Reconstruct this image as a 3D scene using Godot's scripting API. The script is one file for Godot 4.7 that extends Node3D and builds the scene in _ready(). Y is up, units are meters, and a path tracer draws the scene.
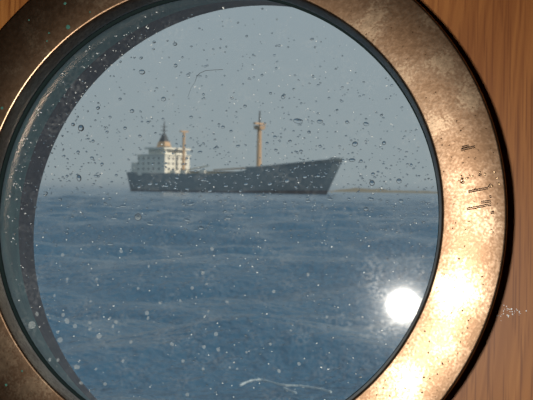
extends Node3D
# A brass porthole seen from inside a cabin, lit by the camera's flash; a cargo ship on the sea outside.

const F := 1100.0                 # focal length in pixels of a 533 x 400 frame
const CX := 266.5
const CY := 200.0
const FOOT := Vector2(455, 315)   # pixel where the line of sight meets the porthole at a right angle
const H := 1.3                    # height of the lens above the water
const D := 0.687                  # lens to the front face of the ring
const ZF := 0.055                 # the ring stands this far proud of the wood
const GLASS_Z := 0.033
const OUT_Z := -0.1236            # outer face of the hull

var cam_basis: Basis
var wall: Transform3D             # x right, y up along the wall, z into the cabin; origin at the porthole's centre on the wood
var cam_pos := Vector3(0, H, 0)
var rng := RandomNumberGenerator.new()
var M := {}
var used := {}


# ---------------------------------------------------------------- helpers
func ray_cam(p: Vector2) -> Vector3:
	return Vector3(p.x - CX, CY - p.y, -F)

func ray(p: Vector2) -> Vector3:
	return (cam_basis * ray_cam(p)).normalized()

func on_wall(p: Vector2, z: float) -> Vector3:
	# the point of the wall-parallel plane at height z under a pixel, in the wall's axes
	var inv := wall.affine_inverse()
	var o := inv * cam_pos
	var d := inv.basis * ray(p)
	return o + d * ((z - o.z) / d.z)

func numbered(n: String) -> String:
	used[n] = used.get(n, -1) + 1
	return n if used[n] == 0 else "%s_%03d" % [n, used[n]]

func thing(called: String, label: String, category: String, at := Transform3D(), group := "") -> Node3D:
	var o := Node3D.new()
	o.name = numbered(called)
	add_child(o, true)
	o.transform = at
	o.set_meta("label", label)
	o.set_meta("category", category)
	if group:
		o.set_meta("group", group)
	return o

func part(called: String, mesh: Mesh, m: Material, parent: Node, at := Transform3D()) -> MeshInstance3D:
	var o := MeshInstance3D.new()
	o.name = called
	o.mesh = mesh
	o.material_override = m
	o.transform = at
	parent.add_child(o, true)
	return o

func tri(st: SurfaceTool, a: Vector3, b: Vector3, c: Vector3, n: Vector3) -> void:
	if (b - a).cross(c - a).dot(n) > 0.0:
		var t := b
		b = c
		c = t
	for p in [a, b, c]:
		st.set_normal(n)
		st.add_vertex(p)

func quad(st: SurfaceTool, a: Vector3, b: Vector3, c: Vector3, d: Vector3, n := Vector3.ZERO) -> void:
	tri(st, a, b, c, n)
	tri(st, a, c, d, n)

func new_st() -> SurfaceTool:
	var st := SurfaceTool.new()
	st.begin(Mesh.PRIMITIVE_TRIANGLES)
	return st

# profile: [r, z] points, normals of each strip point to the left of its direction; "soft" blends them along the profile
func lathe(prof: Array, segs: int, soft: Array = []) -> ArrayMesh:
	var st := new_st()
	var ns: Array[Vector2] = []
	for i in prof.size() - 1:
		var d := Vector2(prof[i + 1][0] - prof[i][0], prof[i + 1][1] - prof[i][1]).normalized()
		ns.append(Vector2(-d.y, d.x))
	for i in prof.size() - 1:
		var n0 := ns[i]
		var n1 := ns[i]
		if i > 0 and soft.has(i):
			n0 = (ns[i - 1] + ns[i]).normalized()
		if i < ns.size() - 1 and soft.has(i + 1):
			n1 = (ns[i + 1] + ns[i]).normalized()
		for k in segs:
			var t0 := TAU * k / segs
			var t1 := TAU * (k + 1) / segs
			var u0 := Vector3(cos(t0), sin(t0), 0)
			var u1 := Vector3(cos(t1), sin(t1), 0)
			var zz := Vector3(0, 0, 1)
			var vs := [
				[u0 * prof[i][0] + zz * prof[i][1], u0 * n0.x + zz * n0.y],
				[u1 * prof[i][0] + zz * prof[i][1], u1 * n0.x + zz * n0.y],
				[u1 * prof[i + 1][0] + zz * prof[i + 1][1], u1 * n1.x + zz * n1.y],
				[u0 * prof[i + 1][0] + zz * prof[i + 1][1], u0 * n1.x + zz * n1.y]]
			for t in [[0, 1, 2], [0, 2, 3]]:
				var a = vs[t[0]]
				var b = vs[t[1]]
				var c = vs[t[2]]
				var nn: Vector3 = a[1] + b[1] + c[1]
				var pa: Vector3 = a[0]
				var pb: Vector3 = b[0]
				var pc: Vector3 = c[0]
				if (pb - pa).cross(pc - pa).dot(nn) > 0.0:
					var s = b
					b = c
					c = s
				for v in [a, b, c]:
					st.set_normal(v[1])
					st.add_vertex(v[0])
	return st.commit()

func box(st: SurfaceTool, c: Vector3, s: Vector3, top := 1.0) -> void:
	# a box, its top scaled by "top"
	var h := s * 0.5
	var p: Array[Vector3] = []
	for y in [-1, 1]:
		var k := 1.0 if y < 0 else top
		for q in [[-1, -1], [1, -1], [1, 1], [-1, 1]]:
			p.append(c + Vector3(h.x * q[0] * k, h.y * y, h.z * q[1] * k))
	for f in [[0, 1, 2, 3], [4, 5, 6, 7], [0, 1, 5, 4], [1, 2, 6, 5], [2, 3, 7, 6], [3, 0, 4, 7]]:
		var m: Vector3 = (p[f[0]] + p[f[1]] + p[f[2]] + p[f[3]]) / 4.0 - c
		var n: Vector3 = (p[f[1]] - p[f[0]]).cross(p[f[3]] - p[f[0]]).normalized()
		if n.dot(m) < 0:
			n = -n
		quad(st, p[f[0]], p[f[1]], p[f[2]], p[f[3]], n)

func box_mesh(c: Vector3, s: Vector3, top := 1.0) -> ArrayMesh:
	var st := new_st()
	box(st, c, s, top)
	return st.commit()

func bar(st: SurfaceTool, a: Vector3, b: Vector3, r0: float, r1: float, sides := 8) -> void:
	var d := (b - a).normalized()
	var x := d.cross(Vector3.UP if absf(d.y) < 0.9 else Vector3.RIGHT).normalized()
	var y := d.cross(x)
	for k in sides:
		var t0 := TAU * k / sides
		var t1 := TAU * (k + 1) / sides
		var u0 := x * cos(t0) + y * sin(t0)
		var u1 := x * cos(t1) + y * sin(t1)
		quad(st, a + u0 * r0, a + u1 * r0, b + u1 * r1, b + u0 * r1, (u0 + u1).normalized())
		tri(st, a, a + u0 * r0, a + u1 * r0, -d)
		tri(st, b, b + u0 * r1, b + u1 * r1, d)

func bar_mesh(a: Vector3, b: Vector3, r0: float, r1: float, sides := 8) -> ArrayMesh:
	var st := new_st()
	bar(st, a, b, r0, r1, sides)
	return st.commit()

func lin(r: float, g: float, b: float, a := 1.0) -> Color:
	var c := Color(r, g, b).linear_to_srgb()
	c.a = a
	return c

func mat(c: Color, rough := 0.7, metal := 0.0) -> StandardMaterial3D:
	var m := StandardMaterial3D.new()
	m.albedo_color = c
	m.roughness = rough
	m.metallic = metal
	return m

func noise(sd: int, freq: float, oct := 4, type := FastNoiseLite.TYPE_SIMPLEX_SMOOTH) -> FastNoiseLite:
	var n := FastNoiseLite.new()
	n.seed = sd
	n.noise_type = type
	n.frequency = freq
	n.fractal_octaves = oct
	return n

func seamless(n: FastNoiseLite, size: int) -> PackedByteArray:
	return n.get_seamless_image(size, size).get_data()

func tex(data: PackedByteArray, w: int, h: int, format := Image.FORMAT_RGBA8) -> ImageTexture:
	return ImageTexture.create_from_image(Image.create_from_data(w, h, false, format, data))


# ---------------------------------------------------------------- materials
func make_brass() -> StandardMaterial3D:
	const N := 1024
	var blotch := seamless(noise(11, 0.006, 5), N)
	var grain := seamless(noise(12, 0.06, 4), N)
	var speck := seamless(noise(14, 0.13, 3), N)
	var scratch := noise(15, 1.0, 2)
	var pits := seamless(noise(13, 0.07, 2, FastNoiseLite.TYPE_CELLULAR), N)
	var col := PackedByteArray()
	col.resize(N * N * 4)
	var rough := PackedByteArray()
	rough.resize(N * N)
	var high := PackedByteArray()
	high.resize(N * N)
	var clean := Color(0.57, 0.475, 0.395)
	var oxide := Color(0.43, 0.34, 0.265)
	for i in N * N:
		var b := blotch[i] / 255.0
		var g := grain[i] / 255.0
		var p := pits[i] / 255.0
		var sp := speck[i] / 255.0 - 0.5
		var x := i % N
		var y := i / N
		var sc := scratch.get_noise_2d((x + 0.6 * y) * 0.16, (y - 0.6 * x) * 0.012)   # fine tool marks, all one way
		var k := clampf((b - 0.5) * 2.0 + 0.46 + (g - 0.5) * 1.0 + sp * 1.5 + sc * 0.18, 0.0, 1.0)   # 1: worn clean, 0: oxidised
		var pit := 1.0 if p < 0.14 and g < 0.45 else 0.0
		var c := oxide.lerp(clean, k)
		c = c.lerp(Color(0.82, 0.73, 0.62), clampf((b - 0.66) * 5.0 + sp * 2.0, 0.0, 0.4))   # rubbed bright
		c = c.lerp(Color(0.16, 0.11, 0.07), pit * 0.8)
		col[i * 4] = int(c.r * 255)
		col[i * 4 + 1] = int(c.g * 255)
		col[i * 4 + 2] = int(c.b * 255)
		col[i * 4 + 3] = 255
		rough[i] = int(255 * clampf(0.365 - 0.07 * k + 0.08 * (g - 0.5) + 0.3 * pit, 0.1, 1.0))
		high[i] = int(255 * clampf(0.55 + 0.35 * (g - 0.5) + 0.2 * (b - 0.5) + 0.5 * sp + 0.08 * sc - 0.45 * pit, 0.0, 1.0))
	var m := mat(Color.WHITE, 1.0, 1.0)
	m.albedo_texture = tex(col, N, N)
	m.roughness_texture = tex(rough, N, N, Image.FORMAT_L8)
	m.heightmap_enabled = true
	m.heightmap_texture = tex(high, N, N, Image.FORMAT_L8)
	m.heightmap_scale = 0.0035
	m.uv1_triplanar = true
	m.uv1_scale = Vector3.ONE * 3.1
	m.uv1_offset = Vector3(0.31, 0.17, 0.0)
	return m

func make_wood() -> StandardMaterial3D:
	const N := 1024
	var wave := noise(21, 1.0, 3)
	var fibre := noise(22, 1.0, 3)
	var pores := noise(23, 1.0, 1)
	var col := PackedByteArray()
	col.resize(N * N * 4)
	var light := Color(0.64, 0.425, 0.225)
	var dark := Color(0.47, 0.275, 0.13)
	for y in N:
		for x in N:
			var u := float(x) / N
			var v := float(y) / N
			var warp := wave.get_noise_2d(u * 1.6, v * 1.3) * 0.55
			var ring := sin((u * 7.0 + warp * 3.2) * TAU) * 0.5 + 0.5
			var f := fibre.get_noise_2d(u * 150.0 + warp * 20.0, v * 7.0) * 0.5 + 0.5
			var p := pores.get_noise_2d(u * 520.0, v * 16.0)
			var k := clampf(0.55 * ring + 0.80 * f - 0.20, 0.0, 1.0)
			var c := light.lerp(dark, k)
			if p > 0.3:
				c = c.lerp(Color(0.40, 0.22, 0.10), clampf((p - 0.3) * 2.0, 0.0, 0.6))
			var i := (y * N + x) * 4
			col[i] = int(c.r * 255)
			col[i + 1] = int(c.g * 255)
			col[i + 2] = int(c.b * 255)
			col[i + 3] = 255
	var m := mat(Color.WHITE, 0.42)
	m.albedo_texture = tex(col, N, N)
	m.uv1_triplanar = true
	m.uv1_scale = Vector3(1.25, 0.62, 1.25)
	m.uv1_offset = Vector3(0.5, 0.5, 0.0)
	m.metallic_specular = 0.32
	return m

func make_film() -> StandardMaterial3D:
	# dried salt on the pane: cloudy patches and a fine grain
	const N := 1024
	var cloud := seamless(noise(31, 0.011, 4), N)
	var fine := seamless(noise(32, 0.09, 3), N)
	var spots := seamless(noise(33, 0.028, 1, FastNoiseLite.TYPE_CELLULAR), N)
	var col := PackedByteArray()
	col.resize(N * N * 4)
	for i in N * N:
		var c := cloud[i] / 255.0
		var g := fine[i] / 255.0
		var s := spots[i] / 255.0
		var a := 0.03 + 0.09 * clampf((c - 0.5) * 2.0, 0.0, 1.0) * clampf((g - 0.3) * 2.6, 0.0, 1.6) + 0.04 * g
		if s < 0.09:
			a += 0.03
		col[i * 4] = 225
		col[i * 4 + 1] = 232
		col[i * 4 + 2] = 236
		col[i * 4 + 3] = int(255 * clampf(a, 0.0, 1.0))
	var m := mat(Color.WHITE, 0.17)
	m.albedo_texture = tex(col, N, N)
	m.transparency = BaseMaterial3D.TRANSPARENCY_ALPHA
	m.cull_mode = BaseMaterial3D.CULL_DISABLED
	m.uv1_triplanar = true
	m.uv1_scale = Vector3.ONE * 3.2
	return m

func make_water() -> StandardMaterial3D:
	var m := mat(lin(0.018, 0.079, 0.149), 0.16)
	m.metallic_specular = 0.42
	var t := NoiseTexture2D.new()
	t.width = 512
	t.height = 512
	t.seamless = true
	t.noise = noise(41, 0.022, 4)
	m.heightmap_enabled = true
	m.heightmap_texture = t
	m.heightmap_scale = 4.5
	m.uv1_triplanar = true
	m.uv1_world_triplanar = true
	m.uv1_scale = Vector3.ONE * 0.45
	return m

func make_patina(a: Color, b: Color, sd: int) -> StandardMaterial3D:
	const N := 256
	var d := seamless(noise(sd, 0.025, 4), N)
	var col := PackedByteArray()
	col.resize(N * N * 4)
	for i in N * N:
		var c := a.lerp(b, clampf((d[i] / 255.0 - 0.5) * 2.4 + 0.5, 0.0, 1.0))
		col[i * 4] = int(c.r * 255)
		col[i * 4 + 1] = int(c.g * 255)
		col[i * 4 + 2] = int(c.b * 255)
		col[i * 4 + 3] = 255
	var m := mat(Color.WHITE, 0.6)
	m.albedo_texture = tex(col, N, N)
	m.uv1_triplanar = true
	m.uv1_scale = Vector3.ONE * 6.0
	return m

func make_materials() -> void:
	M.brass = make_brass()
	M.wood = make_wood()
	M.film = make_film()
	M.sea = make_water()
	M.spigot = make_patina(Color(0.29, 0.48, 0.50), Color(0.42, 0.60, 0.60), 51)
	M.reveal = make_patina(Color(0.22, 0.21, 0.28), Color(0.31, 0.30, 0.37), 52)
	M.rubber = mat(Color(0.10, 0.15, 0.155), 0.8)
	M.rubber.metallic_specular = 0.2
	M.groove = mat(Color(0.17, 0.12, 0.085), 0.8)
	M.burr = mat(Color(0.78, 0.66, 0.52), 0.3, 1.0)
	M.verdigris = mat(Color(0.22, 0.42, 0.38), 0.85)
	M.salt = mat(Color(0.86, 0.89, 0.90), 0.6)
	M.spot = mat(Color(0.80, 0.85, 0.87, 0.20), 0.6)
	M.spot.transparency = BaseMaterial3D.TRANSPARENCY_ALPHA
	M.hair = mat(Color(0.12, 0.14, 0.15), 0.6)
	M.glass = mat(Color(1, 1, 1, 0.0), 0.035)
	M.glass.transparency = BaseMaterial3D.TRANSPARENCY_ALPHA
	M.glass.cull_mode = BaseMaterial3D.CULL_DISABLED
	M.drop = mat(Color(1, 1, 1, 0.0), 0.02)
	M.drop.transparency = BaseMaterial3D.TRANSPARENCY_ALPHA
	M.drop.refraction_enabled = true
	M.drop.refraction_scale = 0.033
	M.hull = mat(Color(0.50, 0.565, 0.59), 0.6)  # distance haze put into the hull and boot colours: paler, bluer than the paint
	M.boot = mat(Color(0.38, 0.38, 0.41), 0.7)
	M.white = mat(Color(0.90, 0.89, 0.85), 0.6)
	M.cream = mat(Color(0.80, 0.76, 0.66), 0.6)
	M.tan = mat(Color(0.74, 0.62, 0.50), 0.6)
	M.dark = mat(Color(0.26, 0.29, 0.32), 0.6)
	M.deck = mat(Color(0.36, 0.34, 0.32), 0.8)
	M.land = mat(Color(0.44, 0.42, 0.36), 0.9)
	M.foam = mat(Color(0.66, 0.72, 0.75), 0.8)
	M.outer_paint = mat(Color(0.30, 0.32, 0.36), 0.6)
	M.cabin = mat(Color(0.72, 0.68, 0.60), 0.7)
	M.black = mat(Color(0.06, 0.06, 0.06), 0.5)


# ---------------------------------------------------------------- camera, sky, sun, flash
func set_frame() -> void:
	# the level horizon runs through these two pixels
	var r1 := ray_cam(Vector2(50, 187))
	var r2 := ray_cam(Vector2(390, 192.5))
	var up := r2.cross(r1).normalized()
	if up.y < 0:
		up = -up
	var n := ray_cam(FOOT).normalized()
	var back := -(n - up * n.dot(up)).normalized()
	var right := up.cross(back)
	# columns of "to_cam" are the world's axes seen by the camera
	var to_cam := Basis(right, up, back)
	cam_basis = to_cam.transposed()
	var lean := asin(-(cam_basis * n).y)
	# centre of the ring, from the fit of its ellipse
	var ex := Vector3(0, 1, 0).cross(-n).normalized()
	var ey := ex.cross(n)
	if ey.y > 0:
		ey = -ey
	var c := n * D + ex * (-0.23105 * D) + ey * (-0.0920 * D)
	var basis_wall := Basis(Vector3.RIGHT, -lean)
	wall = Transform3D(basis_wall, cam_pos + cam_basis * c - basis_wall.z * ZF)

func make_camera() -> void:
	var cam := Camera3D.new()
	cam.name = "camera"
	cam.transform = Transform3D(cam_basis, cam_pos)
	cam.near = 0.02
	cam.far = 20000.0
	cam.fov = rad_to_deg(2.0 * atan(200.0 / F))
	var at := CameraAttributesPhysical.new()
	at.frustum_focal_length = 12.0 / (200.0 / F)
	at.frustum_focus_distance = 0.72
	at.frustum_near = 0.02
	at.frustum_far = 20000.0
	at.exposure_aperture = 40.0
	cam.attributes = at
	add_child(cam)
	cam.current = true

func make_light() -> void:
	var env := Environment.new()
	env.tonemap_mode = Environment.TONE_MAPPER_LINEAR
	env.tonemap_exposure = 1.0
	env.sdfgi_enabled = true
	env.ssao_enabled = true
	env.ssil_enabled = true
	env.background_mode = Environment.BG_SKY
	var sm := ProceduralSkyMaterial.new()
	sm.sky_horizon_color = Color(0.555, 0.607, 0.622)
	sm.sky_top_color = Color(0.55, 0.64, 0.705)
	sm.sky_curve = 0.4
	sm.ground_horizon_color = Color(0.40, 0.47, 0.53)
	sm.ground_bottom_color = Color(0.10, 0.18, 0.26)
	env.sky = Sky.new()
	env.sky.sky_material = sm
	var we := WorldEnvironment.new()
	we.name = "environment"
	we.environment = env
	add_child(we)
	var sun := DirectionalLight3D.new()
	sun.name = "sun"
	sun.light_color = Color(1.0, 0.95, 0.86)
	sun.light_energy = 1.0
	sun.light_angular_distance = 0.6
	sun.shadow_enabled = true
	sun.sky_mode = DirectionalLight3D.SKY_MODE_LIGHT_ONLY
	add_child(sun)
	# from behind the cabin, on the right: it lights the front of the ship's bridge
	sun.look_at_from_position(Vector3.ZERO, Vector3(-0.80, -0.62, -0.30), Vector3.UP)

	# the flash of the photographer's camera, left of and above the lens; its mirror image in the pane is at pixel (402, 305)
	var lens := wall.affine_inverse() * cam_pos
	var foot := on_wall(Vector2(349, 295), ZF)
	var at := Vector3(foot.x, foot.y, lens.z)
	var fl := thing("camera_flash", "small black electronic flash with a glowing window facing the porthole", "flash", Transform3D(wall.basis, wall * at))
	part("body", box_mesh(Vector3(0, 0, 0.035), Vector3(0.046, 0.030, 0.05)), M.black, fl)
	var glow := mat(Color(1, 1, 1), 0.4)
	glow.emission_enabled = true
	glow.emission = Color(1, 1, 1)
	glow.emission_energy_multiplier = 1.0
	part("flash_light_window", box_mesh(Vector3(0, 0, 0.0075), Vector3(0.034, 0.018, 0.004)), glow, fl)
	var s := SpotLight3D.new()
	s.name = "flash"
	s.light_color = Color(1.0, 0.97, 0.92)
	s.light_energy = 0.46
	s.light_size = 0.014
	s.spot_angle = 55.0
	s.spot_range = 30.0
	s.spot_attenuation = 2.0
	s.spot_angle_attenuation = 0.6
	s.shadow_enabled = true
	fl.add_child(s)
	# aimed where the lens looks
	s.look_at_from_position(wall * at, wall * Vector3(0, 0, ZF), Vector3.UP)


# ---------------------------------------------------------------- cabin
func structure(called: String) -> Node3D:
	var o := Node3D.new()
	o.name = called
	o.set_meta("kind", "structure")
	add_child(o, true)
	return o

func holed(z: float, r: float, lo: Vector2, hi: Vector2, n: Vector3, segs := 128) -> ArrayMesh:
	# a rectangle with a round hole at the origin
	var st := new_st()
	for k in segs:
		var out: Array[Vector3] = []
		for t in [TAU * k / segs, TAU * (k + 1) / segs]:
			var u := Vector2(cos(t), sin(t))
			var s := 1e9
			if absf(u.x) > 1e-6:
				s = minf(s, (hi.x if u.x > 0 else lo.x) / u.x)
			if absf(u.y) > 1e-6:
				s = minf(s, (hi.y if u.y > 0 else lo.y) / u.y)
			out.append(Vector3(u.x * r, u.y * r, z))
			out.append(Vector3(u.x * s, u.y * s, z))
		quad(st, out[0], out[1], out[3], out[2], n)
		# corners of the rectangle
		var a := out[1]
		var b := out[3]
		if absf(a.x - b.x) > 1e-6 and absf(a.y - b.y) > 1e-6:
			var corner := Vector3(hi.x if a.x + b.x > 0 else lo.x, hi.y if a.y + b.y > 0 else lo.y, z)
			tri(st, a, b, corner, n)
	return st.commit()

func make_cabin() -> void:
	var lo := Vector2(-1.5, -1.25)
	var hi := Vector2(1.5, 1.15)
	var w := structure("wall_front")
	w.transform = wall
	w.set_meta("label", "varnished wooden cabin wall with upright grain around the porthole")
	part("panel", holed(0.0, 0.165, lo, hi, Vector3(0, 0, 1)), M.wood, w)
	part("hull_plating", holed(OUT_Z, 0.186, lo, hi, Vector3(0, 0, -1)), M.outer_paint, w)
	# the splayed opening through the side of the boat
	part("reveal", lathe([[0.186, OUT_Z], [0.1690, -0.050]], 160), M.reveal, w)
	var salt := MultiMeshInstance3D.new()
	salt.name = "salt_grains"
	salt.set_meta("kind", "stuff")
	var mm := MultiMesh.new()
	mm.transform_format = MultiMesh.TRANSFORM_3D
	mm.mesh = box_mesh(Vector3.ZERO, Vector3.ONE, 0.7)
	mm.instance_count = 34
	for i in 34:
		var c := on_wall(Vector2(509 + rng.randfn(0, 6), 313 + rng.randfn(0, 3.2)), 0.0)
		var s := rng.randf_range(0.0003, 0.0009)
		mm.set_instance_transform(i, Transform3D(Basis(Vector3(0, 0, 1), rng.randf() * 6.0).scaled(Vector3(s, s, s * 0.7)), c + Vector3(0, 0, s * 0.3)))
	salt.multimesh = mm
	salt.material_override = M.salt
	w.add_child(salt, true)
	# the rest of the cabin, behind the photographer
	var zc := wall.origin.z
	var yb := H - 1.15
	for a in [["wall_left", Vector3(-1.45, yb + 1.2, zc + 1.2), Vector3(0.1, 2.7, 3.2), M.wood], ["wall_right", Vector3(1.45, yb + 1.2, zc + 1.2), Vector3(0.1, 2.7, 3.2), M.wood],
			["wall_back", Vector3(0, yb + 1.2, zc + 2.85), Vector3(3.0, 2.7, 0.1), M.cabin], ["floor", Vector3(0, yb - 0.05, zc + 1.2), Vector3(3.0, 0.1, 3.2), M.cabin], ["ceiling", Vector3(0, yb + 2.05, zc + 1.15), Vector3(3.0, 0.1, 3.3), M.cabin]]:
		var o := structure(a[0])
		o.position = a[1]
		part("panel", box_mesh(Vector3.ZERO, a[2]), a[3], o)


# ---------------------------------------------------------------- porthole
func make_porthole() -> void:
	var p := thing("brass_porthole", "round tarnished brass porthole with wet salt-spotted glass in the wooden wall", "porthole", wall)
	var ring := part("ring", lathe([
		[0.1660, 0.0], [0.1906, 0.0], [0.1906, 0.0532], [0.1904, 0.0540], [0.1900, 0.0546], [0.1894, 0.0549], [0.1886, 0.0550],
		[0.1524, 0.0550], [0.1516, 0.0548], [0.1510, 0.0544], [0.1506, 0.0537], [0.1500, 0.0500], [0.1493, 0.0430], [0.1490, 0.0400], [0.1494, 0.0392], [0.1530, 0.0388], [0.1530, 0.0345]],
		256, [3, 4, 5, 6, 7, 8, 9, 10, 11, 12, 13, 14]), M.brass, p)
	part("gasket", lathe([[0.1530, 0.0350], [0.1488, 0.0350], [0.1485, 0.0346], [0.1484, GLASS_Z + 0.0001]], 192, [1, 2]), M.rubber, p)
	part("spigot", lathe([[0.1690, -0.050], [0.1500, GLASS_Z - 0.001]], 192), M.spigot, p)

	# pane
	var disc := new_st()
	for k in 128:
		var t0 := TAU * k / 128
		var t1 := TAU * (k + 1) / 128
		tri(disc, Vector3(0, 0, GLASS_Z), Vector3(cos(t0), sin(t0), 0) * 0.1525 + Vector3(0, 0, GLASS_Z), Vector3(cos(t1), sin(t1), 0) * 0.1525 + Vector3(0, 0, GLASS_Z), Vector3(0, 0, 1))
	var dm := disc.commit()
	var pane := part("pane", dm, M.glass, p)
	pane.set_meta("label", "round glass pane covered in droplets")
	var film := part("salt_film", dm, M.film, pane, Transform3D(Basis(), Vector3(0, 0, -0.0002)))
	film.set_meta("kind", "stuff")
	make_drops(pane)
	make_marks(ring)

func drop_mesh(height: float) -> ArrayMesh:
	# a bead of unit radius on the outer face of the pane: flat towards the glass, domed outwards (-z)
	var prof := []
	var n := 6
	for i in n + 1:
		var a := PI / 2 * i / n
		prof.append([sin(a), -height * cos(a)])
	var soft := range(1, n)
	prof[0][0] = 0.0
	prof.append([0.0, 0.0])
	# outward normals: the profile runs from the tip to the rim, then back along the base
	prof.reverse()
	return lathe(prof, 14, range(2, n + 1))

func make_drops(pane: Node3D) -> void:
	var beads := [drop_mesh(0.75), drop_mesh(0.9), drop_mesh(0.6)]
	# pixel x, y, half width, half height of the drops that stand out
	var big := [
		[142, 72, 3.4, 2.6], [163.5, 99, 2.6, 2.4], [81, 128, 3.2, 3.6], [132, 111, 2.4, 2.0], [79, 178, 2.5, 3.6], [175.5, 65.5, 2.0, 2.0], [199, 76, 3.2, 1.2], [73, 124.5, 2.2, 1.8], [98, 108, 2.2, 1.8], [93, 141, 1.6, 1.6],
		[216, 148, 3.2, 1.3], [298, 121, 5.0, 2.6], [320, 121.5, 3.2, 2.0], [366, 124, 3.0, 2.0], [355, 144, 3.0, 2.6], [283, 97, 2.0, 2.2], [347, 122, 1.8, 1.6], [384, 143, 2.0, 2.0], [372, 183, 2.6, 3.0], [399, 181, 2.6, 2.6],
		[352, 160, 3.4, 1.8], [361, 161, 1.8, 1.6], [373, 174, 2.0, 1.6], [125, 128, 1.8, 1.6], [107, 132, 1.8, 1.4], [78, 152, 1.8, 1.6], [92, 158, 2.2, 1.6], [102, 164, 1.8, 1.5], [96, 176, 2.6, 1.4], [67, 176, 1.6, 1.4],
		[148, 122, 1.8, 1.3], [140, 136, 2.0, 1.4], [191, 117, 2.0, 1.4], [163, 119, 1.6, 1.3], [200, 152, 2.6, 1.2], [232, 98, 1.7, 1.5], [245, 106, 1.8, 1.4], [223, 127, 2.0, 1.5], [231, 131, 1.6, 1.3], [238, 146, 2.4, 1.3],
		[275, 137, 2.2, 1.5], [276, 150, 1.8, 1.3], [290, 141, 1.8, 1.3], [267, 143, 1.6, 1.3], [309, 132, 1.8, 1.5], [301, 151, 1.8, 1.4], [320, 146, 1.6, 1.4], [337, 110, 1.4, 1.2], [329, 98, 1.4, 1.2], [411, 165, 1.6, 1.6],
		[175, 44, 2.4, 1.8], [141, 58, 2.0, 1.4], [154, 42, 2.0, 1.4], [206, 66, 3.0, 1.0], [284, 95, 1.6, 1.4], [312, 39, 2.2, 1.2], [262, 75, 1.5, 1.2], [188, 75, 2.0, 1.6], [120, 99, 1.8, 1.4], [110, 117, 1.7, 1.3],
		[191, 204, 4.4, 1.6], [123, 206, 3.6, 1.3], [114, 218, 3.2, 1.4], [138, 217, 3.6, 3.8], [150, 224, 3.6, 1.5], [187, 220, 3.4, 1.5], [201, 228, 3.0, 1.8], [110, 244, 3.2, 1.4], [131, 250, 1.6, 1.6], [181, 255, 1.8, 1.6],
		[228, 218, 3.0, 1.6], [330, 199, 3.0, 1.6], [371, 199, 3.2, 1.6], [349, 199, 2.2, 1.3], [366, 209, 2.4, 2.0], [401, 201, 2.2, 2.0], [308, 201, 2.6, 1.5], [264, 196, 2.6, 1.5], [285, 203, 2.0, 1.4], [243, 207, 2.0, 1.4],
		[150, 184, 2.4, 1.4], [166, 186, 2.6, 1.2], [177, 178, 2.2, 1.4], [203, 180, 2.2, 1.4], [226, 186, 2.4, 1.3], [246, 184, 2.2, 1.4], [270, 184, 2.4, 1.4], [287, 181, 2.4, 1.8], [305, 177, 2.4, 1.6], [318, 176, 2.2, 1.5],
		[296, 187, 2.0, 1.4], [258, 175, 1.8, 1.3], [187, 189, 2.2, 1.2], [210, 191, 2.2, 1.2], [139, 187, 2.0, 1.4], [67, 233, 1.6, 1.6], [202, 271, 1.8, 1.6], [118, 207, 2.0, 1.2], [45, 195, 2.2, 1.0], [60, 199, 2.0, 1.0]]
	for i in 130:
		big.append([rng.randf_range(45, 430), 20 + 215 * pow(rng.randf(), 0.62), rng.randf_range(1.0, 1.7), rng.randf_range(0.8, 1.3)])
	var count := 0
	for d in big:
		var c := on_wall(Vector2(d[0], d[1]), GLASS_Z - 0.0003)
		if Vector2(c.x, c.y).length() > 0.1475:
			continue
		var k: float = 0.000655
		var b := Basis(Vector3(0, 0, 1), rng.randf_range(-0.35, 0.35))
		b = b * Basis.from_scale(Vector3(d[2] * k, d[3] * k, minf(d[2], d[3]) * k))
		part("water_drop" if count == 0 else "water_drop_%03d" % count, beads[rng.randi() % 3], M.drop, pane, Transform3D(b, c))
		count += 1
	# the finest spray and the grains of dried salt: too small to pick apart
	for a in [["fine_spray", M.drop, beads[1], 1700, 0.00026, 0.00062, 0.6], ["salt_specks", M.salt, beads[2], 700, 0.00014, 0.00043, 0.0]]:
		var mi := MultiMeshInstance3D.new()
		mi.name = a[0]
		mi.set_meta("kind", "stuff")
		var mm := MultiMesh.new()
		mm.transform_format = MultiMesh.TRANSFORM_3D
		mm.mesh = a[2]
		var at: Array[Transform3D] = []
		while at.size() < a[3]:
			var q := Vector2(rng.randf_range(10, 440), rng.randf_range(5, 400))
			if a[6] > 0.0:
				q.y = rng.randf_range(5, 400) if rng.randf() < 0.35 else 175 + rng.randfn(0, 42)
			var c := on_wall(q, GLASS_Z - 0.0003)
			if a[6] == 0.0 and at.size() % 4 == 0:
				# a crust of salt along the upper rim of the pane
				var t := rng.randf_range(1.9, 3.3)
				var rr := 0.145 - 0.02 * absf(rng.randfn(0, 0.6))
				c = Vector3(cos(t) * rr, sin(t) * rr, c.z)
			if Vector2(c.x, c.y).length() > 0.146:
				continue
			var s := lerpf(a[4], a[5], pow(rng.randf(), 2.0))
			at.append(Transform3D(Basis(Vector3(0, 0, 1), rng.randf_range(-0.5, 0.5)) * Basis.from_scale(Vector3(s * rng.randf_range(1.0, 1.8), s, s)), c))
		mm.instance_count = at.size()
		for i in at.size():
			mm.set_instance_transform(i, at[i])
		mi.multimesh = mm
		mi.material_override = a[1]
		pane.add_child(mi, true)
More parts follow.
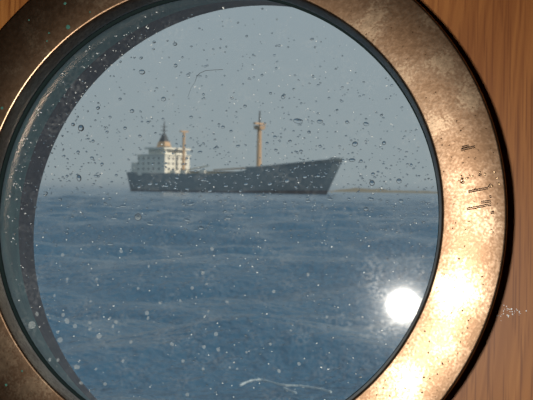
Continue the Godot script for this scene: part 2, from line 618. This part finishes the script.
	# round dried spots, mostly low on the pane
	var spots := [[32, 325, 4.2], [37, 314, 2.6], [67, 321, 3.2], [75, 326, 2.4], [60, 340, 3.0], [90, 329, 2.0], [99, 336, 3.0], [77, 367, 3.2], [138, 217, 3.4], [116, 322, 2.2], [172, 344, 2.2], [148, 318, 2.0], [123, 361, 2.0],
		[160, 303, 1.8], [216, 334, 2.2], [204, 347, 1.8], [81, 383, 2.2], [105, 384, 2.0], [183, 361, 1.8], [131, 342, 2.0], [58, 360, 2.0], [147, 313, 2.4], [212, 249, 2.2], [203, 273, 2.2], [110, 318, 1.6], [279, 371, 2.2]]
	for i in 40:
		spots.append([rng.randf_range(40, 330), rng.randf_range(250, 398), rng.randf_range(0.9, 2.2)])
	var flat := drop_mesh(0.12)
	var made := 0
	for d in spots:
		var c := on_wall(Vector2(d[0], d[1]), GLASS_Z - 0.0003)
		if Vector2(c.x, c.y).length() > 0.1475:
			continue
		var r: float = d[2] * 0.000655
		var b := Basis(Vector3(0, 0, 1), rng.randf() * 3.0) * Basis.from_scale(Vector3(r, r * rng.randf_range(0.65, 1.0), r))
		part("dried_spot" if made == 0 else "dried_spot_%03d" % made, flat, M.spot, pane, Transform3D(b, c))
		made += 1
	# a hair stuck to the pane
	var st := new_st()
	var pts := [[223, 69.5], [214, 70], [206, 70.5], [200, 73], [197, 76], [195, 82], [191, 88], [188, 97]]
	for i in pts.size() - 1:
		bar(st, on_wall(Vector2(pts[i][0], pts[i][1]), GLASS_Z - 0.0004), on_wall(Vector2(pts[i + 1][0], pts[i + 1][1]), GLASS_Z - 0.0004), 0.00016 if i < 5 else 0.00008, 0.00016 if i < 4 else 0.00008, 6)
	part("hair", st.commit(), M.hair, pane)

func make_marks(ring: Node3D) -> void:
	# strokes punched into the brass: [from, to, width in pixels]; each is a dark cut with a raised bright edge beside it
	var marks := [
		[[[468, 191], [488, 187.2]], [[488, 187.2], [490.5, 183.5]]],
		[[[466.5, 208.4], [491, 203.6]], [[481, 201.5], [491, 200.2]]],
		[[[461, 149], [475, 145.8]], [[462, 146.6], [469, 145]]],
		[[[490.5, 212], [494, 211.2]]], [[[489, 196.2], [491, 195.4]]],
		[[[479, 173.4], [481.6, 174.6]], [[460.5, 181], [464.5, 182.2]]]]
	var made := 0
	for mk in marks:
		var st := new_st()
		var burr := new_st()
		for s in mk:
			var a := on_wall(Vector2(s[0][0], s[0][1]), ZF)
			var b := on_wall(Vector2(s[1][0], s[1][1]), ZF)
			bar(st, a, b, 0.00042, 0.00032, 6)
			var side := (b - a).cross(Vector3(0, 0, 1)).normalized() * 0.0010
			bar(burr, a + side, b + side, 0.00040, 0.00030, 6)
		var m := part("punched_mark" if made == 0 else "punched_mark_%03d" % made, st.commit(), M.groove, ring)
		part("raised_edge", burr.commit(), M.burr, m)
		made += 1
	# nicks and burrs round the marks
	for q in [[462, 180, 2.0], [467, 178, 1.3], [472, 176, 1.2], [485, 174, 1.3], [494, 172, 1.2], [499, 184, 1.3], [497, 178, 1.0], [492, 186, 1.2], [480, 172, 1.0]]:
		var c := on_wall(Vector2(q[0], q[1]), ZF)
		var r: float = q[2] * 0.00055
		part("nick", drop_mesh(0.5), M.burr, ring, Transform3D(Basis(Vector3(0, 0, 1), rng.randf() * 3.0) * Basis.from_scale(Vector3(r * 1.5, r * 0.8, -r)), c))
	# verdigris
	for q in [[68, 27, 2.4], [65, 3.5, 1.5], [2, 108, 1.6], [49, 33, 1.0], [29, 20, 0.9], [47, 41, 0.9], [6, 385, 1.4], [22, 371, 1.0], [90, 12, 0.8]]:
		var c := on_wall(Vector2(q[0], q[1]), ZF)
		var r: float = q[2] * 0.00065
		part("verdigris_spot", drop_mesh(0.25), M.verdigris, ring, Transform3D(Basis.from_scale(Vector3(r, r, -r)), c))


# ---------------------------------------------------------------- outside
func make_sea() -> void:
	var rows: Array[float] = []
	var r := 1.6
	while r < 30000.0:
		rows.append(r)
		r *= 1.011 if r < 120.0 else 1.03 if r < 800.0 else 1.2
	var cols := 420
	# wave trains: direction, length, height, phase
	var waves := []
	var wr := RandomNumberGenerator.new()
	wr.seed = 5
	for i in 16:
		var l := 0.55 * pow(1.22, i)
		var a := wr.randf_range(-0.75, 0.75) + 0.25
		waves.append([sin(a), cos(a), TAU / l, 0.0125 * l * (1.45 if l > 1.1 and l < 4.5 else 0.7) * wr.randf_range(0.6, 1.2), wr.randf() * TAU, l])
	var v := PackedVector3Array()
	var nn := PackedVector3Array()
	var idx := PackedInt32Array()
	for j in rows.size():
		var d: float = rows[j]
		for i in cols + 1:
			var t := lerpf(-1.15, 1.15, float(i) / cols)
			var x := d * sin(t)
			var z := -d * cos(t) - 0.6
			var y := 0.0
			var sx := 0.0
			var sz := 0.0
			for w in waves:
				var fade := clampf(1.6 - d / (w[5] * 55.0), 0.0, 1.0)
				if fade <= 0.0:
					continue
				var ph: float = w[2] * (w[0] * x + w[1] * z) + w[4]
				var am: float = w[3] * fade
				y += am * sin(ph)
				var g: float = am * w[2] * cos(ph)
				sx += g * w[0]
				sz += g * w[1]
			v.append(Vector3(x, y, z))
			nn.append(Vector3(-sx, 1, -sz).normalized())
	for j in rows.size() - 1:
		for i in cols:
			var a := j * (cols + 1) + i
			var b := a + cols + 1
			idx.append_array([a, b, a + 1, a + 1, b, b + 1])
	var arr := []
	arr.resize(Mesh.ARRAY_MAX)
	arr[Mesh.ARRAY_VERTEX] = v
	arr[Mesh.ARRAY_NORMAL] = nn
	arr[Mesh.ARRAY_INDEX] = idx
	var m := ArrayMesh.new()
	m.add_surface_from_arrays(Mesh.PRIMITIVE_TRIANGLES, arr)
	var s := part("sea", m, M.sea, self)
	s.set_meta("kind", "stuff")
	s.set_meta("label", "choppy blue sea stretching to the horizon outside the porthole")
	s.set_meta("category", "sea")

func on_sea(p: Vector2) -> Vector3:
	var d := ray(p)
	return cam_pos + d * (-cam_pos.y / d.y)

func make_foam() -> void:
	# the broken crest of a wavelet near the hull
	var lines := [[[240, 391], [246, 387.5], [253, 385.3], [261, 385], [270, 387], [278, 389.5], [287, 391], [298, 391], [309, 392.5], [320, 394.5], [331, 397.5]], [[283, 393.5], [289, 396], [296, 398.5]]]
	var f := thing("foam_crest", "thin curved white foam crest on the water close below the porthole", "foam")
	var nz := noise(61, 0.9, 2)
	for l in lines:
		var st := new_st()
		var pts: Array[Vector3] = []
		for q in l:
			pts.append(on_sea(Vector2(q[0], q[1])) + Vector3(0, 0.035, 0))
		for i in pts.size() - 1:
			for k in 6:
				var a := pts[i].lerp(pts[i + 1], k / 6.0)
				var b := pts[i].lerp(pts[i + 1], (k + 1) / 6.0)
				var ra := 0.004 + 0.009 * absf(nz.get_noise_1d((i * 6 + k) * 1.0))
				var rb := 0.004 + 0.009 * absf(nz.get_noise_1d((i * 6 + k + 1) * 1.0))
				bar(st, a, b, ra, rb, 6)
		part("crest", st.commit(), M.foam, f)

func make_land() -> void:
	var st := new_st()
	var nz := noise(71, 0.013, 3)
	var dist := 6000.0
	var h := 21.0
	var last: Array = []
	for i in 121:
		var px := 322.0 + (620.0 - 322.0) * i / 120.0
		var d := ray(Vector2(px, 192))
		d.y = 0
		d = d.normalized()
		var low := smoothstep(0, 14, i) * (1.0 - 0.55 * smoothstep(10, 48, i)) + 0.25 * smoothstep(60, 100, i)
		var hh := 2.0 + (h + nz.get_noise_1d(i * 9.0) * 9.0) * low
		var a := d * dist
		var b := d * (dist + 300.0)
		var c := d * (dist + 900.0)
		var now := [a + Vector3(0, -1, 0), b + Vector3(0, hh, 0), c + Vector3(0, hh * 0.8, 0), c + Vector3(0, -1, 0)]
		if last:
			for k in 3:
				var n: Vector3 = (now[k] - last[k]).cross(last[k + 1] - last[k]).normalized()
				if k < 2 and n.y < 0 or k == 2 and n.dot(d) < 0:
					n = -n
				quad(st, last[k], now[k], now[k + 1], last[k + 1], n)
		last = now
	var o := part("coastline", st.commit(), M.land, self)
	o.set_meta("label", "low brownish strip of coast on the horizon beyond the ship's bow")
	o.set_meta("category", "coast")

func make_ship() -> void:
	var dir := ray(Vector2(230.5, 191))
	dir.y = 0
	dir = dir.normalized()
	var right := dir.cross(Vector3.UP).normalized()
	var turn := deg_to_rad(40.0)
	var fwd := right * cos(turn) - dir * sin(turn)
	var stb := fwd.cross(Vector3.UP).normalized()
	# local axes: x forward, y up, z starboard
	var s := thing("cargo_ship", "grey cargo ship with white bridge aft and tan masts riding on the sea", "ship", Transform3D(Basis(fwd, Vector3.UP, stb), dir * 507.0))
	# hull: stations along the length [x, half beam at deck, half beam at the waterline, deck height, rake of the waterline]
	var st_list := []
	for i in 41:
		var t := i / 40.0
		var x := -62.5 + 125.0 * t
		var beam := 9.0
		if t < 0.12:
			beam = 9.0 * sqrt(clampf(0.35 + t / 0.12 * 0.65, 0.0, 1.0))
		elif t > 0.68:
			beam = 9.0 * pow(maxf(0.0, 1.0 - pow((t - 0.68) / 0.32, 2.2)), 0.75)
		var low := beam * (0.94 if t < 0.66 else lerpf(0.94, 0.22, clampf((t - 0.66) / 0.26, 0, 1)))
		var h := 8.7 + 0.6 * smoothstep(0.15, 0.0, t)
		if t > 0.5:
			h = 8.7 + 1.4 * smoothstep(0.5, 0.64, t)
		if t > 0.645:
			h = lerpf(11.6, 15.6, pow((t - 0.645) / 0.355, 1.15))
		st_list.append([x, beam, low, h, t])
	var stem := func(t: float, k: float) -> float:
		# the stem leans forward, the stern overhangs: waterline lengths are shorter than the deck's
		return lerpf(-3.2 * smoothstep(0.16, 0.0, t) * -1.0 - 9.0 * smoothstep(0.55, 1.0, t), 0.0, k)
	var hull := new_st()
	var boot := new_st()
	var deck := new_st()
	for side in [-1.0, 1.0]:
		for i in 40:
			var a = st_list[i]
			var b = st_list[i + 1]
			for band in 6:
				var k0 := band / 6.0
				var k1 := (band + 1) / 6.0
				var q: Array[Vector3] = []
				for e in [[a, k0], [b, k0], [b, k1], [a, k1]]:
					var m = e[0]
					var k: float = e[1]
					var x: float = m[0] + stem.call(m[4], k)
					q.append(Vector3(x, lerpf(-1.0, m[3], k), side * lerpf(m[2], m[1], pow(k, 0.7))))
				var n := (q[1] - q[0]).cross(q[3] - q[0]).normalized()
				if n.z * side < 0:
					n = -n
				quad(boot if band == 0 else hull, q[0], q[1], q[2], q[3], n)
			quad(deck, Vector3(a[0], a[3] - 1.0, 0), Vector3(b[0], b[3] - 1.0, 0), Vector3(b[0], b[3] - 1.0, side * b[1]), Vector3(a[0], a[3] - 1.0, side * a[1]), Vector3.UP)
	var a0 = st_list[0]
	quad(hull, Vector3(a0[0] + 3.2, -1, -a0[2]), Vector3(a0[0] + 3.2, -1, a0[2]), Vector3(a0[0], a0[3], a0[1]), Vector3(a0[0], a0[3], -a0[1]), Vector3(-1, -0.2, 0).normalized())
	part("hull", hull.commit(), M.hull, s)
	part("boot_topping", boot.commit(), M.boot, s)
	part("deck", deck.commit(), M.deck, s)
	# bridge house
	part("deckhouse", box_mesh(Vector3(-42.5, 12.6, 0), Vector3(18.0, 9.8, 17.4)), M.white, s)
	part("deckhouse", box_mesh(Vector3(-55.0, 10.8, 0), Vector3(6.0, 6.2, 13.0)), M.white, s)
	part("wheelhouse", box_mesh(Vector3(-40.0, 18.9, 0), Vector3(11.0, 2.8, 15.0)), M.white, s)
	part("wheelhouse_roof", box_mesh(Vector3(-40.0, 20.6, 0), Vector3(13.0, 0.9, 18.6)), M.white, s)
	part("boat_deck", box_mesh(Vector3(-43.5, 17.55, 0), Vector3(21.0, 0.4, 18.4)), M.white, s)
	for lvl in [10.8, 13.4, 15.8]:
		for k in 5:
			part("window", box_mesh(Vector3(-33.46, lvl, -6.0 + 3.0 * k), Vector3(0.1, 1.0, 1.1)), M.dark, s)
	for k in 8:
		part("window", box_mesh(Vector3(-34.46, 19.2, -5.6 + 1.6 * k), Vector3(0.1, 1.1, 1.2)), M.dark, s)
	for lvl in [10.8, 13.4, 15.8]:
		for k in 5:
			part("porthole", box_mesh(Vector3(-51.0 + 3.4 * k, lvl, 8.74), Vector3(0.8, 0.8, 0.1)), M.dark, s)
	# funnel with the radar mast on top of it
	part("funnel", box_mesh(Vector3(-42.5, 22.5, 0), Vector3(6.0, 3.2, 4.8), 0.72), M.tan, s)
	part("funnel_top", box_mesh(Vector3(-42.5, 26.0, 0), Vector3(4.0, 3.8, 3.2), 0.35), M.dark, s)
	var mast := part("radar_mast", bar_mesh(Vector3(-42.5, 27, 0), Vector3(-42.5, 34, 0), 0.45, 0.2), M.dark, s)
	for y in [29.5, 31.4]:
		part("yard", bar_mesh(Vector3(-42.5, y, -2.2), Vector3(-42.5, y, 2.2), 0.2, 0.2, 6), M.dark, mast)
	# kingpost before the bridge
	var king := part("kingpost", bar_mesh(Vector3(-29.5, 7.7, 0), Vector3(-29.5, 29.0, 0), 0.75, 0.6), M.tan, s)
	part("crosstree", box_mesh(Vector3(-29.5, 28.8, 0), Vector3(1.0, 0.7, 5.2)), M.tan, king)
	part("derrick", bar_mesh(Vector3(-29.0, 10.0, 1.0), Vector3(-10.0, 12.4, 4.0), 0.3, 0.25), M.cream, king)
	# foremast
	var fm := part("foremast", bar_mesh(Vector3(16.5, 8.5, 0), Vector3(16.5, 29.5, 0), 1.25, 1.0, 10), M.tan, s)
	part("topmast", bar_mesh(Vector3(16.5, 29.5, 0), Vector3(16.5, 37.2, 0), 0.5, 0.3), M.dark, fm)
	part("crosstree", box_mesh(Vector3(16.5, 31.4, 0), Vector3(1.2, 0.8, 7.6)), M.tan, fm)
	part("mast_top", box_mesh(Vector3(16.5, 29.6, 0), Vector3(3.2, 1.6, 3.4), 1.2), M.tan, fm)
	part("derrick", bar_mesh(Vector3(15.5, 11.6, 1.2), Vector3(-8.0, 10.4, 3.0), 0.35, 0.3), M.tan, fm)
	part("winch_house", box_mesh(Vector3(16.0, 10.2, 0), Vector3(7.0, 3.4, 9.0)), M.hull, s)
	# hatches and bulwark gear
	for h in [[-20.0, 14.0], [-2.0, 14.0]]:
		var hc := part("hatch_coaming", box_mesh(Vector3(h[0], 8.5, 0), Vector3(h[1], 1.8, 10.0)), M.cream, s)
		part("hatch_cover", box_mesh(Vector3(h[0], 9.55, 0), Vector3(h[1] + 0.4, 0.4, 10.4)), M.deck, hc)
	for x in [-30.5, -24.0, -12.0]:
		part("deck_locker", box_mesh(Vector3(x, 9.0, 5.5), Vector3(3.4, 2.6, 2.2)), M.white, s)
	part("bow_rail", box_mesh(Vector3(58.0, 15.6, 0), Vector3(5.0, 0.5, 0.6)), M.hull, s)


func _ready() -> void:
	rng.seed = 20
	set_frame()
	make_materials()
	make_camera()
	make_light()
	make_cabin()
	make_porthole()
	make_sea()
	make_land()
	make_ship()
	make_foam()
